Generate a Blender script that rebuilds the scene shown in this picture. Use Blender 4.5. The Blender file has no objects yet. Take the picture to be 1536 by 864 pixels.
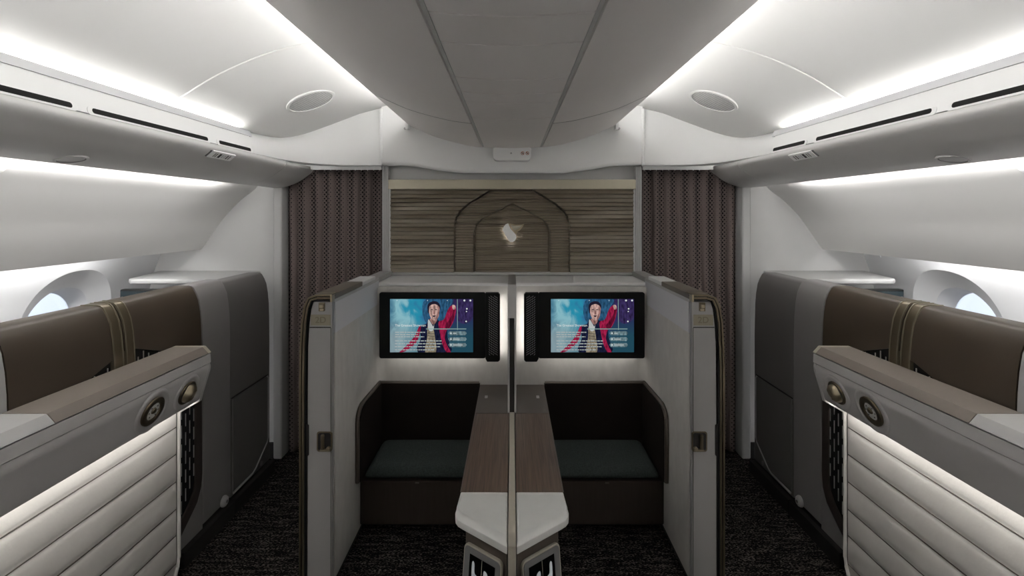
import bpy, bmesh, math, random
import numpy as np
from mathutils import Vector, Matrix
random.seed(7)
F = 720.0      # focal length in px of the 1536 wide frame
H = 1.70       # eye height
PI = math.pi
col = bpy.context.scene.collection

# ------------------------------------------------------------------ materials
MATS = {}
# base colours scaled down against the exposure, dimness put into the colour
TONE = dict.fromkeys(('shell_grey','shell_grey_dark','cap_light_grey','leather_brown','cap_taupe','wall_fabric','upper_liner','bulkhead_white','white_resin','console_taupe','post_grey','quilted_leather','carved_taupe','ottoman_base_fabric','teal_fabric','sidewall_white','bin_white','divider_light','divider_cream','surround_brown','band_champagne','window_panel_white'), .97)
TONE.update(sidewall_white=.88, bin_white=.90, bulkhead_white=.88)
def mat(name, c, rough=0.5, metal=0.0, bump=None, var=None, spec=0.5, emit=None, es=1.0, trans=0.0, coat=0.0):
    if name in MATS: return MATS[name]
    c = tuple(v*TONE.get(name, 1) for v in c)
    m = bpy.data.materials.new(name); m.use_nodes = True
    nt = m.node_tree; N = nt.nodes; L = nt.links
    p = N['Principled BSDF']
    p.inputs['Base Color'].default_value = (*c, 1)
    p.inputs['Roughness'].default_value = rough
    p.inputs['Metallic'].default_value = metal
    p.inputs['Specular IOR Level'].default_value = spec
    p.inputs['Coat Weight'].default_value = coat
    if trans: p.inputs['Transmission Weight'].default_value = trans
    if emit:
        p.inputs['Emission Color'].default_value = (*emit, 1)
        p.inputs['Emission Strength'].default_value = es
    tc = N.new('ShaderNodeTexCoord')
    if var:                       # (scale vector, amount)
        sc, amt = var
        mp = N.new('ShaderNodeMapping'); mp.inputs['Scale'].default_value = sc
        L.new(tc.outputs['Object'], mp.inputs[0])
        nz = N.new('ShaderNodeTexNoise'); nz.inputs['Scale'].default_value = 1; nz.inputs['Detail'].default_value = 5
        L.new(mp.outputs[0], nz.inputs[0])
        mr = N.new('ShaderNodeMapRange'); mr.inputs[1].default_value = .25; mr.inputs[2].default_value = .75
        mr.inputs[3].default_value = 1-amt; mr.inputs[4].default_value = 1+amt
        L.new(nz.outputs[0], mr.inputs[0])
        mx = N.new('ShaderNodeVectorMath'); mx.operation = 'SCALE'; mx.inputs[0].default_value = c
        L.new(mr.outputs[0], mx.inputs['Scale']); L.new(mx.outputs[0], p.inputs['Base Color'])
    if bump:                      # (scale vector, strength, distance)
        sc, st, di = bump
        mp = N.new('ShaderNodeMapping'); mp.inputs['Scale'].default_value = sc
        L.new(tc.outputs['Object'], mp.inputs[0])
        nz = N.new('ShaderNodeTexNoise'); nz.inputs['Scale'].default_value = 1; nz.inputs['Detail'].default_value = 4
        L.new(mp.outputs[0], nz.inputs[0])
        b = N.new('ShaderNodeBump'); b.inputs['Strength'].default_value = st; b.inputs['Distance'].default_value = di
        L.new(nz.outputs[0], b.inputs['Height']); L.new(b.outputs[0], p.inputs['Normal'])
    MATS[name] = m
    return m

def iso(s): return (s, s, s)
m_ceil   = mat('ceiling_white', (.66,.655,.64), .55, var=(iso(2.0),.02))
m_crown  = mat('crown_white', (.91,.875,.85), .42, var=(iso(2.0),.02))
m_bin    = mat('bin_white', (.68,.67,.655), .33, var=(iso(3.0),.02))
m_lip    = mat('lip_grey', (.60,.60,.61), .5)
m_slotf  = mat('slot_face_white', (.84,.84,.83), .4)
m_side   = mat('sidewall_white', (.80,.79,.775), .45, var=(iso(2.5),.02))
m_win    = mat('window_panel_white', (.82,.825,.84), .5)
m_bulk   = mat('bulkhead_white', (.56,.56,.555), .5, var=(iso(3.0),.03))
m_black  = mat('black_plastic', (.004,.004,.004), .35)
m_void   = mat('dark_recess', (.002,.002,.002), .9)
m_bezel  = mat('bezel_black', (.004,.004,.004), .5, spec=.25)
m_gloss  = mat('glass_black', (.003,.003,.004), .12)
m_fascia = mat('fascia_grey', (.52,.505,.50), .42, bump=(iso(260),.06,.001), var=(iso(4),.03))
m_grey   = mat('shell_grey', (.25,.240,.238), .45, bump=(iso(260),.08,.001), var=(iso(4),.04))
m_greyd  = mat('shell_grey_dark', (.15,.143,.14), .5, bump=(iso(260),.08,.001), var=(iso(4),.04))
m_lgrey  = mat('cap_light_grey', (.46,.455,.45), .45, var=(iso(8),.03))
m_brown  = mat('leather_brown', (.062,.046,.032), .42, bump=(iso(220),.12,.001), var=(iso(3),.07))
m_browncap = mat('cap_taupe', (.205,.175,.152), .42, bump=(iso(300),.06,.001), var=(iso(6),.04))
m_brownd = mat('dark_brown_panel', (.042,.031,.026), .45)
m_gold   = mat('champagne_metal', (.40,.34,.24), .32, metal=.85)
m_golddk = mat('bronze_metal', (.17,.14,.095), .35, metal=.8)
m_beige  = mat('beige_trim', (.42,.39,.31), .4)
m_bead   = mat('bead_bronze', (.20,.175,.125), .4, metal=.4)
m_dial   = mat('dial_white', (.66,.65,.62), .35)
m_quilt  = mat('quilted_leather', (.80,.775,.735), .5, bump=(iso(60),.18,.003), var=(iso(9),.05))
m_fabric = mat('wall_fabric', (.62,.60,.565), .9, bump=((120,120,60),.35,.002), var=((28,28,12),.07))
m_fabricu= mat('upper_liner', (.66,.66,.685), .75)
m_chrome = mat('chrome', (.62,.60,.55), .16, metal=1)
m_resin  = mat('white_resin', (.66,.66,.64), .3, var=(iso(15),.04))
m_strip  = mat('divider_cream', (.43,.40,.33), .4, metal=.2)
m_divg   = mat('divider_grey', (.25,.24,.24), .35, metal=.3)
m_divl   = mat('divider_light', (.52,.51,.50), .35, metal=.3)
m_conl   = mat('console_taupe', (.085,.070,.058), .4, var=(iso(20),.05))
m_surr   = mat('surround_brown', (.0155,.0112,.009), .8, spec=.15, var=(iso(10),.1))
m_rim    = mat('surround_rim', (.085,.068,.055), .45)
m_ottb   = mat('ottoman_base_fabric', (.046,.035,.029), .9, spec=.15, bump=((220,220,40),.4,.002), var=((90,90,6),.12))
m_cush   = mat('teal_fabric', (.048,.058,.055), .95, spec=.15, bump=(iso(420),.6,.002), var=(iso(130),.30))
m_ctrl   = mat('control_grey', (.16,.16,.16), .5)
m_dimp   = mat('halo_grey', (.26,.25,.245), .4)
m_text   = mat('plate_bronze', (.26,.235,.175), .45, metal=.3)
m_tdark  = mat('plate_letters', (.19,.17,.12), .5, metal=.3)
m_tgold  = mat('band_champagne', (.50,.46,.35), .42, metal=.15)
m_carv   = mat('carved_taupe', (.195,.165,.122), .42, metal=.1)
m_rubber = mat('kick_black', (.012,.010,.009), .7)
m_ledge  = mat('ledge_white', (.40,.40,.395), .5)
m_plac   = mat('placard_white', (.93,.93,.92), .5)
m_post   = mat('post_grey', (.31,.302,.298), .42, bump=(iso(260),.06,.001), var=(iso(4),.03))
m_top    = mat('top_white', (.74,.735,.73), .45, var=(iso(8),.03))
m_capbr  = mat('cap_brown', (.135,.112,.09), .42, bump=(iso(220),.1,.001), var=(iso(3),.05))
m_base   = mat('baseboard_dark', (.018,.016,.015), .6)
m_arm    = mat('armrest_leather', (.50,.44,.33), .5, bump=(iso(90),.2,.002))
m_orange = mat('sign_orange', (.42,.10,.05), .5)
m_ink    = mat('sign_ink', (.03,.03,.03), .6)
m_icon   = mat('icon_white', (.45,.45,.45), .5, emit=(.8,.85,.9), es=.12)

def emis(name, c, s):
    if name in MATS: return MATS[name]
    m = bpy.data.materials.new(name); m.use_nodes = True
    nt = m.node_tree; nt.nodes.clear()
    e = nt.nodes.new('ShaderNodeEmission'); o = nt.nodes.new('ShaderNodeOutputMaterial')
    e.inputs[0].default_value = (*c, 1); e.inputs[1].default_value = s
    nt.links.new(e.outputs[0], o.inputs[0]); MATS[name] = m; return m
WARM = (1.0,.965,.92)
COOL = (1.0,.990,.975)
e_cove  = emis('led_cove', COOL, 25.0)
e_crown = emis('led_crown', COOL, 46.0)
e_side  = emis('led_sidewall', COOL, 32.0)
e_win   = emis('led_window', COOL, 23.0)
e_quilt = emis('led_quilt', WARM, 7.6)
e_tv    = emis('led_monitor', WARM, 12.0)
e_tvlow = emis('led_monitor_low', WARM, 5.5)
e_logo  = emis('led_emblem', WARM, 10)

def wood():
    m = bpy.data.materials.new('walnut_wood'); m.use_nodes = True
    N = m.node_tree.nodes; L = m.node_tree.links; p = N['Principled BSDF']
    tc = N.new('ShaderNodeTexCoord'); mp = N.new('ShaderNodeMapping'); mp.inputs['Scale'].default_value = (150,4,150)
    nz = N.new('ShaderNodeTexNoise'); nz.inputs['Scale'].default_value = 1; nz.inputs['Detail'].default_value = 8; nz.inputs['Distortion'].default_value = .6
    cr = N.new('ShaderNodeValToRGB')
    cr.color_ramp.elements[0].position = .3; cr.color_ramp.elements[0].color = (.055,.036,.025,1)
    cr.color_ramp.elements[1].position = .75; cr.color_ramp.elements[1].color = (.150,.100,.072,1)
    L.new(tc.outputs['Object'], mp.inputs[0]); L.new(mp.outputs[0], nz.inputs[0]); L.new(nz.outputs[0], cr.inputs[0])
    L.new(cr.outputs[0], p.inputs['Base Color']); p.inputs['Roughness'].default_value = .42
    return m
m_wood = wood()

def carpet():
    m = bpy.data.materials.new('carpet'); m.use_nodes = True
    N = m.node_tree.nodes; L = m.node_tree.links; p = N['Principled BSDF']
    tc = N.new('ShaderNodeTexCoord')
    def nz(sc, det=3):
        mp = N.new('ShaderNodeMapping'); mp.inputs['Scale'].default_value = sc
        n = N.new('ShaderNodeTexNoise'); n.inputs['Scale'].default_value = 1; n.inputs['Detail'].default_value = det
        L.new(tc.outputs['Object'], mp.inputs[0]); L.new(mp.outputs[0], n.inputs[0]); return n
    a = nz((80,260,1), 2); b = nz((9,60,1), 3)
    ad = N.new('ShaderNodeMath'); ad.operation='MULTIPLY_ADD'; ad.inputs[1].default_value=.45
    L.new(b.outputs[0], ad.inputs[0]); L.new(a.outputs[0], ad.inputs[2])
    cr = N.new('ShaderNodeValToRGB'); e = cr.color_ramp.elements
    e[0].position = .76; e[0].color = (.0034,.0029,.0028,1)
    e[1].position = .88; e[1].color = (.13,.112,.10,1)
    L.new(ad.outputs[0], cr.inputs[0]); L.new(cr.outputs[0], p.inputs['Base Color'])
    bp = N.new('ShaderNodeBump'); bp.inputs['Strength'].default_value=.6; bp.inputs['Distance'].default_value=.004
    L.new(a.outputs[0], bp.inputs['Height']); L.new(bp.outputs[0], p.inputs['Normal'])
    p.inputs['Roughness'].default_value = 1; p.inputs['Specular IOR Level'].default_value = .1
    return m
m_carpet = carpet()

NFOLD = 8
CU0, CU1 = .885, 1.615
def curtain_mat():
    # staggered rows of dark lozenges fading once per fold, light fold crests painted into the colour
    m = bpy.data.materials.new('curtain_weave'); m.use_nodes = True
    N = m.node_tree.nodes; L = m.node_tree.links; p = N['Principled BSDF']
    tc = N.new('ShaderNodeTexCoord'); sp = N.new('ShaderNodeSeparateXYZ'); L.new(tc.outputs['UV'], sp.inputs[0])
    def M(op, a, b=None):
        n = N.new('ShaderNodeMath'); n.operation = op
        for i, v in enumerate((a, b)):
            if v is None: continue
            if isinstance(v, (int, float)): n.inputs[i].default_value = v
            else: L.new(v, n.inputs[i])
        return n.outputs[0]
    u = M('MULTIPLY', sp.outputs[0], 2*PI/.0205); v = M('MULTIPLY', sp.outputs[1], 2*PI/.030)
    # cos(u)+cos(v)-type lattice: product form gives staggered dots
    c1 = M('COSINE', u); c2 = M('COSINE', M('MULTIPLY', v, 1.0))
    d = M('MULTIPLY', c1, c2)                     # staggered checker of spots
    crest_band = M('COSINE', M('MULTIPLY', sp.outputs[0], 2*PI*NFOLD/(CU1-CU0)))
    thr = M('MULTIPLY_ADD', crest_band, .50); 
    thr.node.inputs[2].default_value = .48
    g = M('GREATER_THAN', d, thr)
    mx = N.new('ShaderNodeMix'); mx.data_type = 'RGBA'
    L.new(g, mx.inputs[0])
    mx.inputs[6].default_value = (.165,.130,.122,1); mx.inputs[7].default_value = (.006,.004,.004,1)
    nz = N.new('ShaderNodeTexNoise'); nz.inputs['Scale'].default_value = 400
    L.new(mx.outputs[2], p.inputs['Base Color']); p.inputs['Roughness'].default_value = .95
    bp = N.new('ShaderNodeBump'); bp.inputs['Strength'].default_value=.3; bp.inputs['Distance'].default_value=.001
    L.new(nz.outputs[0], bp.inputs['Height']); L.new(bp.outputs[0], p.inputs['Normal'])
    return m
m_curt = curtain_mat()

def mesh_grille():
    m = bpy.data.materials.new('speaker_mesh'); m.use_nodes = True
    N = m.node_tree.nodes; L = m.node_tree.links; p = N['Principled BSDF']
    tc = N.new('ShaderNodeTexCoord'); v = N.new('ShaderNodeTexVoronoi'); v.inputs['Scale'].default_value = 200
    v.inputs['Randomness'].default_value = .15
    L.new(tc.outputs['Object'], v.inputs['Vector'])
    cr = N.new('ShaderNodeValToRGB'); e = cr.color_ramp.elements
    e[0].position=.30; e[0].color=(.14,.14,.135,1); e[1].position=.45; e[1].color=(.50,.50,.49,1)
    L.new(v.outputs['Distance'], cr.inputs[0]); L.new(cr.outputs[0], p.inputs['Base Color'])
    p.inputs['Roughness'].default_value=.5
    return m
m_mesh = mesh_grille()

def glass():
    m = bpy.data.materials.new('window_glass'); m.use_nodes = True
    N = m.node_tree.nodes; L = m.node_tree.links; N.clear()
    o = N.new('ShaderNodeOutputMaterial'); t = N.new('ShaderNodeBsdfTransparent'); g = N.new('ShaderNodeBsdfGlossy')
    g.inputs['Roughness'].default_value=.05; fr = N.new('ShaderNodeFresnel'); fr.inputs[0].default_value=1.3
    mx = N.new('ShaderNodeMixShader'); t.inputs[0].default_value=(.93,.95,.98,1)
    L.new(fr.outputs[0], mx.inputs[0]); L.new(t.outputs[0], mx.inputs[1]); L.new(g.outputs[0], mx.inputs[2]); L.new(mx.outputs[0], o.inputs[0])
    return m
m_glass = glass()

# ------------------------------------------------------------------ builders
ORG = {}
class MB:
    def __init__(s, side=1): s.v=[]; s.f=[]; s.s=side; s.uv=None
    def add(s, vs, fs):
        b=len(s.v); s.v += [tuple(p) for p in vs]; s.f += [tuple(b+i for i in f) for f in fs]; return s
    def box(s, x0,x1,y0,y1,z0,z1):
        x0,x1=sorted((x0,x1)); y0,y1=sorted((y0,y1)); z0,z1=sorted((z0,z1))
        vs=[(x,y,z) for x in (x0,x1) for y in (y0,y1) for z in (z0,z1)]
        return s.add(vs, [(0,1,3,2),(4,6,7,5),(0,4,5,1),(2,3,7,6),(0,2,6,4),(1,5,7,3)])
    def prism(s, poly, a0, a1, axis):
        # poly in the two remaining axes: 'y': (x,z)  'x': (y,z)  'z': (x,y)
        def P(p,a): return (p[0],a,p[1]) if axis=='y' else ((a,p[0],p[1]) if axis=='x' else (p[0],p[1],a))
        n=len(poly); vs=[P(p,a0) for p in poly]+[P(p,a1) for p in poly]
        fs=[tuple(range(n)), tuple(range(2*n-1,n-1,-1))]+[(i,(i+1)%n,n+(i+1)%n,n+i) for i in range(n)]
        return s.add(vs,fs)
    def sheet(s, prof, ys, thick=0):
        # open profile (x,z) swept along y
        n=len(prof); vs=[(p[0],y,p[1]) for y in ys for p in prof]
        fs=[(j*n+i,j*n+i+1,(j+1)*n+i+1,(j+1)*n+i) for j in range(len(ys)-1) for i in range(n-1)]
        return s.add(vs,fs)
    def grid(s, fn, nu, nv):
        vs=[fn(i/nu,j/nv) for j in range(nv+1) for i in range(nu+1)]
        fs=[(j*(nu+1)+i,j*(nu+1)+i+1,(j+1)*(nu+1)+i+1,(j+1)*(nu+1)+i) for j in range(nv) for i in range(nu)]
        return s.add(vs,fs)
    def tube(s, path, r, n=10, closed=False):
        P=[Vector(p) for p in path]; m=len(P); rings=[]
        up=Vector((.13,.21,.97)).normalized()
        for k,p in enumerate(P):
            if closed: t=P[(k+1)%m]-P[k-1]
            else: t=P[min(k+1,m-1)]-P[max(k-1,0)]
            t.normalize(); a=t.cross(up)
            if a.length<.05: a=t.cross(Vector((1,0,0)))
            a.normalize(); b=t.cross(a)
            rings.append([p+a*r*math.cos(2*PI*i/n)+b*r*math.sin(2*PI*i/n) for i in range(n)])
        vs=[v for rg in rings for v in rg]; fs=[]
        for k in range(m if closed else m-1):
            k2=(k+1)%m
            fs+=[(k*n+i,k*n+(i+1)%n,k2*n+(i+1)%n,k2*n+i) for i in range(n)]
        if not closed: fs+=[tuple(range(n)), tuple(range(m*n-1,(m-1)*n-1,-1))]
        return s.add(vs,fs)
    def lathe(s, prof, c, ax, n=40):
        # prof: (radius, height along ax); closes when radius 0
        ax=Vector(ax).normalized(); a=ax.cross(Vector((0,0,1)))
        if a.length<.1: a=ax.cross(Vector((0,1,0)))
        a.normalize(); b=ax.cross(a); c=Vector(c)
        vs=[]; fs=[]; idx=[]
        for r,h in prof:
            if r<1e-6: idx.append([len(vs)]); vs.append(c+ax*h)
            else:
                idx.append(list(range(len(vs),len(vs)+n)))
                vs+=[c+ax*h+(a*math.cos(2*PI*i/n)+b*math.sin(2*PI*i/n))*r for i in range(n)]
        for p,q in zip(idx,idx[1:]):
            for i in range(n):
                A=p[i%len(p)];B=p[(i+1)%len(p)];C=q[(i+1)%len(q)];D=q[i%len(q)]
                f=[]
                for t in (A,B,C,D):
                    if t not in f: f.append(t)
                if len(f)>2: fs.append(tuple(f))
        return s.add(vs,fs)
    def build(s, name, m, parent=None, smooth=False, bevel=0, seg=2, kind=None, sub=0, solid=0, angle=40):
        o=ORG.get(parent, Vector((0,0,0)))
        me=bpy.data.meshes.new(name)
        vs=[(s.s*x-o.x, y-o.y, z-o.z) for x,y,z in s.v]
        me.from_pydata(vs,[],s.f)
        if s.uv is not None:
            ul=me.uv_layers.new(name='UVMap')
            for lp in me.loops: ul.data[lp.index].uv = s.uv[lp.vertex_index]
        bm=bmesh.new(); bm.from_mesh(me); bmesh.ops.recalc_face_normals(bm, faces=bm.faces); bm.to_mesh(me); bm.free()
        ob=bpy.data.objects.new(name, me); col.objects.link(ob)
        for k in (m if isinstance(m,(list,tuple)) else [m]): me.materials.append(k)
        if parent is not None: ob.parent=parent
        ORG[ob]=o
        if smooth:
            for p in me.polygons: p.use_smooth=True
            try: me.set_sharp_from_angle(angle=math.radians(angle))
            except Exception: pass
        if solid:
            q=ob.modifiers.new('solid','SOLIDIFY'); q.thickness=solid; q.offset=0
        if bevel:
            q=ob.modifiers.new('bevel','BEVEL'); q.width=bevel; q.segments=seg; q.limit_method='ANGLE'; q.angle_limit=math.radians(35)
            for p in me.polygons: p.use_smooth=True
            try: me.set_sharp_from_angle(angle=math.radians(30))
            except Exception: pass
            w=ob.modifiers.new('wn','WEIGHTED_NORMAL'); w.keep_sharp=False
        if sub:
            q=ob.modifiers.new('sub','SUBSURF'); q.levels=sub; q.render_levels=sub
        if kind: ob['kind']=kind
        return ob

def thing(name, label, cat, loc, group=None):
    o=bpy.data.objects.new(name,None); col.objects.link(o); o.location=loc; ORG[o]=Vector(loc)
    o.empty_display_size=.1; o['label']=label; o['category']=cat
    if group: o['group']=group
    return o
def tag(o,label,cat,group=None):
    o['label']=label; o['category']=cat
    if group: o['group']=group
    return o
def spl(pts, n=6):
    P=[Vector(p) for p in pts]; P=[P[0]*2-P[1]]+P+[P[-1]*2-P[-2]]; out=[]
    for i in range(1,len(P)-2):
        for k in range(n):
            t=k/n; a,b,c,d=P[i-1],P[i],P[i+1],P[i+2]
            out.append(tuple(.5*((2*b)+(c-a)*t+(2*a-5*b+4*c-d)*t*t+(3*b-a-3*c+d)*t**3)))
    out.append(tuple(P[-2])); return out
def interp(xs,ys,x): return float(np.interp(x,xs,ys))
def text(body, size, c, m, parent, name, ax='front', ext=.0004, align='LEFT', bold=0):
    cu=bpy.data.curves.new('t','FONT'); cu.body=body; cu.size=size; cu.extrude=ext; cu.align_x=align; cu.align_y='CENTER'; cu.offset=bold
    t=bpy.data.objects.new('t',cu); col.objects.link(t)
    dg=bpy.context.evaluated_depsgraph_get(); dg.update()
    me=bpy.data.meshes.new_from_object(t.evaluated_get(dg)); 
    bpy.data.objects.remove(t)
    o=ORG.get(parent,Vector((0,0,0)))
    me.transform(Matrix.Translation(Vector(c)-o) @ Matrix.Rotation(PI/2,4,'X'))
    me.name=name; me.materials.clear(); me.materials.append(m)
    ob=bpy.data.objects.new(name,me); col.objects.link(ob); ob.parent=parent; ORG[ob]=o
    return ob
def rrect(x0,x1,z0,z1,r,n=5):
    out=[]
    for cx,cz,a in ((x1-r,z1-r,0),(x0+r,z1-r,90),(x0+r,z0+r,180),(x1-r,z0+r,270)):
        for k in range(n+1):
            t=math.radians(a+90*k/n); out.append((cx+r*math.cos(t),cz+r*math.sin(t)))
    return out

SIDES=((-1,'left'),(1,'right'))
YB=-1.6     # the cabin runs on behind the viewer to here
YE=3.35     # bulkhead plane

# ------------------------------------------------------------------ the setting
MB().box(-2.62,2.62,YB-.05,3.6,-.06,0).build('floor', m_carpet, kind='structure')
MB().box(-2.7,2.7,3.50,3.56,-.06,2.7).build('wall_light_block', m_bulk, kind='structure')  # unseen wall behind the curtains, added to block light
MB().box(-2.7,2.7,YB-.06,YB,-.06,2.7).build('wall_back', m_side, kind='structure')

CE=[(1.79,1.985),(1.70,2.0),(1.665,2.06),(1.64,2.15),(1.60,2.172)]+spl([(1.53,2.172),(1.46,2.178),(1.40,2.212),(1.247,2.304),(1.048,2.389),(.834,2.441),(.60,2.475),(.30,2.50),(0,2.505)],5)
ce_x=[p[0] for p in CE][::-1]; ce_z=[p[1] for p in CE][::-1]
def ceil_z(x): return interp(ce_x,ce_z,abs(x))
prof=[(-x,z) for x,z in CE]+[(x,z) for x,z in CE[::-1]][1:]
MB().sheet(prof,[YB,0,1.0,2.05,3.0,3.5]).build('ceiling', m_ceil, smooth=True, kind='structure', angle=60)

WP=[(2.42,1.56),(2.435,1.50),(2.457,1.42),(2.504,1.286),(2.545,1.12),(2.565,.95),(2.57,.75),(2.55,.5),(2.5,.2),(2.45,0)]
wz=[p[1] for p in WP][::-1]; wx=[p[0] for p in WP][::-1]
def wall_x(z): return interp(wz,wx,z)
for s,side in SIDES:
    # upper sidewall panel, curving out and down beneath the bins
    up=[(1.78,1.985)]+spl([(1.755,1.93),(1.80,1.872),(1.90,1.795),(2.005,1.685),(2.10,1.553),(2.160,1.470)],5)+[(2.168,1.459),(2.18,1.458),(2.26,1.56)]
    up2=up+[(2.42,1.585)]
    pn=MB(s).sheet(up2,[YB,1,2,YE]).build('trim_1' if s<0 else 'trim_2', m_side, smooth=True, kind='structure', angle=35)
    # window wall with a dished window surround
    mb=MB(s)
    W0,W1,Z0,Z1=2.30,3.20,.62,1.47
    cy,cz=2.755,1.045
    zs=[1.585,1.52,Z1]; 
    mb.sheet([(wall_x(z),z) for z in (1.585,1.56,1.50,Z1)],[YB,W0,W1,3.5])
    mb.sheet([(wall_x(z),z) for z in (Z0,.5,.35,.2,.1,0)],[YB,W0,W1,3.5])
    zz=[Z1,1.42,1.36,1.286,1.2,1.12,1.03,.95,.85,.75,Z0]
    mb.sheet([(wall_x(z),z) for z in zz],[YB,0,1,W0]); mb.sheet([(wall_x(z),z) for z in zz],[W1,3.5])
    rings=[]; n=64
    def se(t,a,b,e):
        c,q=math.cos(t),math.sin(t)
        return a*math.copysign(abs(c)**(2/e),c), b*math.copysign(abs(q)**(2/e),q)
    bd=[]
    for i in range(n):
        t=2*PI*i/n; c,q=math.cos(t),math.sin(t)
        k=min((W1-cy if c>0 else cy-W0)/max(abs(c),1e-6),(Z1-cz if q>0 else cz-Z0)/max(abs(q),1e-6))
        bd.append((cy+c*k,cz+q*k))
    spec=[(.290,.335,2.3,0),(.275,.318,2.3,.012),(.225,.268,2.25,.045),(.205,.240,2.2,.058),(.199,.234,2.2,.060),(.194,.230,2.2,.072),(.174,.208,2.2,.085),(.166,.202,2.2,.13)]
    ring0=[(wall_x(z),y,z) for y,z in bd]; allr=[ring0]
    for a,b,e,d in spec:
        r=[]
        for i in range(n):
            dy,dz=se(2*PI*i/n,a,b,e); y,z=cy+dy,cz+dz
            r.append(((wall_x(z)+d) if d<.08 else 2.56+d,y,z))
        allr.append(r)
    vs=[p for r in allr[:6] for p in r]
    fs=[(k*n+i,k*n+(i+1)%n,(k+1)*n+(i+1)%n,(k+1)*n+i) for k in range(5) for i in range(n)]
    mb.add(vs,fs)
    wl=mb.build('wall_'+side, m_win, smooth=True, kind='structure', angle=28)
    w=MB(s); vs=[p for r in allr[5:] for p in r]; nr=len(allr)-5
    w.add(vs,[(k*n+i,k*n+(i+1)%n,(k+1)*n+(i+1)%n,(k+1)*n+i) for k in range(nr-1) for i in range(n)])
    wn=w.build('window_1' if s<0 else 'window_2', m_win, smooth=True, kind='structure', angle=30)
    g=MB(s); ring=[(x-.004,y,z) for x,y,z in allr[-1]]; ring2=[(x+.002,y,z) for x,y,z in allr[-1]]
    g.add(ring+ring2,[tuple(range(n)),tuple(range(2*n-1,n-1,-1))]+[(i,(i+1)%n,n+(i+1)%n,n+i) for i in range(n)])
    g.build('glass_pane', m_glass, wn)
    # side bulkhead
    b=MB(s); outer=[(2.62,0),(2.62,1.6),(1.80,2.02),(1.625,2.02),(1.625,0)]
    b.prism(outer, YE, YE+.12, 'y'); b.build('wall_bulkhead_'+side, m_bulk, kind='structure', bevel=.012)
    MB(s).box(1.615,2.3,YE-.012,YE,0,.115).build('baseboard_'+side, m_base, kind='structure', bevel=.004)
    MB(s).box(1.60,1.66,YE-.018,YE+.10,0,1.98).build('trim_3' if s<0 else 'trim_4', m_bulk, kind='structure', bevel=.012, seg=3)
    # centre bulkhead edge posts
    MB(s).box(.852,.893,YE-.05,YE+.02,0,2.035).box(.862,.868,YE-.056,YE-.05,0,2.03).box(.876,.882,YE-.056,YE-.05,0,2.03).build('trim_5' if s<0 else 'trim_6', m_bulk, kind='structure', bevel=.004)
MB().box(-.86,.86,YE,YE+.12,0,2.06).build('wall_bulkhead_centre', m_bulk, kind='structure')

# header above the curtains and centre bulkhead, sweeping into the bins
for s,side in SIDES:
    path=spl([(.893,3.262),(1.02,3.260),(1.14,3.245),(1.25,3.19),(1.33,3.09),(1.375,2.95),(1.395,2.78),(1.402,2.585)],7)
    NP=len(path); NR=14
    def fn(a,b):
        i=min(int(round(a*(NP-1))),NP-1); x,y=path[i]
        x0,y0=path[max(i-1,0)]; x1,y1=path[min(i+1,NP-1)]
        t=Vector((x1-x0,y1-y0)).normalized(); nx,ny=-t.y,t.x        # away from cabin
        if nx<0: nx,ny=-nx,-ny
        if abs(nx)<.05: ny=abs(ny)
        e=(1-b)**2.2*.012*1 + b**2.3*(.03+.10*min(1,max(0,(i-8)/(NP-9.0))))
        X=x+nx*e; Y=y+abs(ny)*e
        zt=ceil_z(X)+.004
        return (X,Y,2.036+(zt-2.036)*b)
    h=MB(s).grid(fn,NP-1,NR)
    # small return under the lower edge
    h.add([(x,y,2.036) for x,y in [(fn(i/(NP-1),0)[0],fn(i/(NP-1),0)[1]) for i in range(NP)]]+[(x+.03,y+.03,2.030) for x,y in [(fn(i/(NP-1),0)[0],fn(i/(NP-1),0)[1]) for i in range(NP)]],
          [(i,i+1,NP+i+1,NP+i) for i in range(NP-1)])
    h.build('trim_7' if s<0 else 'trim_8', m_slotf, smooth=True, kind='structure', angle=50)
    tr=MB(s).box(.878,.898,3.244,3.275,2.03,2.42).build('trim_9' if s<0 else 'trim_10', m_slotf, kind='structure', bevel=.006, seg=3)
hx=[0,.36,.52,.66,.74,.9]; hz=[1.984,1.984,2.004,2.030,2.036,2.036]
def hf(a,b):
    x=-.885+1.77*a; zb=interp(hx,hz,abs(x)); zt=2.52
    if b<.12: z=zb+(b/.12)*.02; y=3.262-.012*math.sin(b/.12*PI/2)
    else: z=zb+.02+(zt-zb-.02)*(b-.12)/.88; y=3.25
    return (x,y,z)
h=MB().grid(hf,60,16)
h.add([hf(i/60,0) for i in range(61)]+[(hf(i/60,0)[0],3.36,hf(i/60,0)[2]+.004) for i in range(61)],[(i,i+1,61+i+1,61+i) for i in range(60)])
h.build('trim_11', m_slotf, smooth=True, kind='structure', angle=50)

# ------------------------------------------------------------------ crown (centre ceiling fairing)
cr=thing('centre_ceiling_fairing','wide rounded grey centre ceiling panel hanging along the middle of the cabin','ceiling panel',(0,1,2.15))
CP=[(.700,2.318),(.692,2.302)]+spl([(.682,2.296),(.635,2.276),(.50,2.219),(.32,2.171),(.205,2.154)],5)
shell=CP; full=[(-x,z) for x,z in shell]+[(-.199,2.160),(.199,2.160)]+[(x,z) for x,z in shell[::-1]]
top=[(.69,2.33),(-.69,2.33)]
MB().sheet(full,[YB,1.0,2.387]).sheet([(-.7,2.318),(-.66,2.325),(.66,2.325),(.7,2.318)],[YB,3.235]).build('fairing_shell', m_crown, cr, smooth=True, angle=35)
MB().sheet(full,[2.387,3.235]).add([(x,3.235,z) for x,z in full],[tuple(range(len(full)))]).build('end_shell', m_crown, cr, smooth=True, angle=35)
MB().tube([(x,2.387,z) for x,z in full[2:-2]],.0014,6).build('shell_seam', m_grey, cr, smooth=True)
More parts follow.
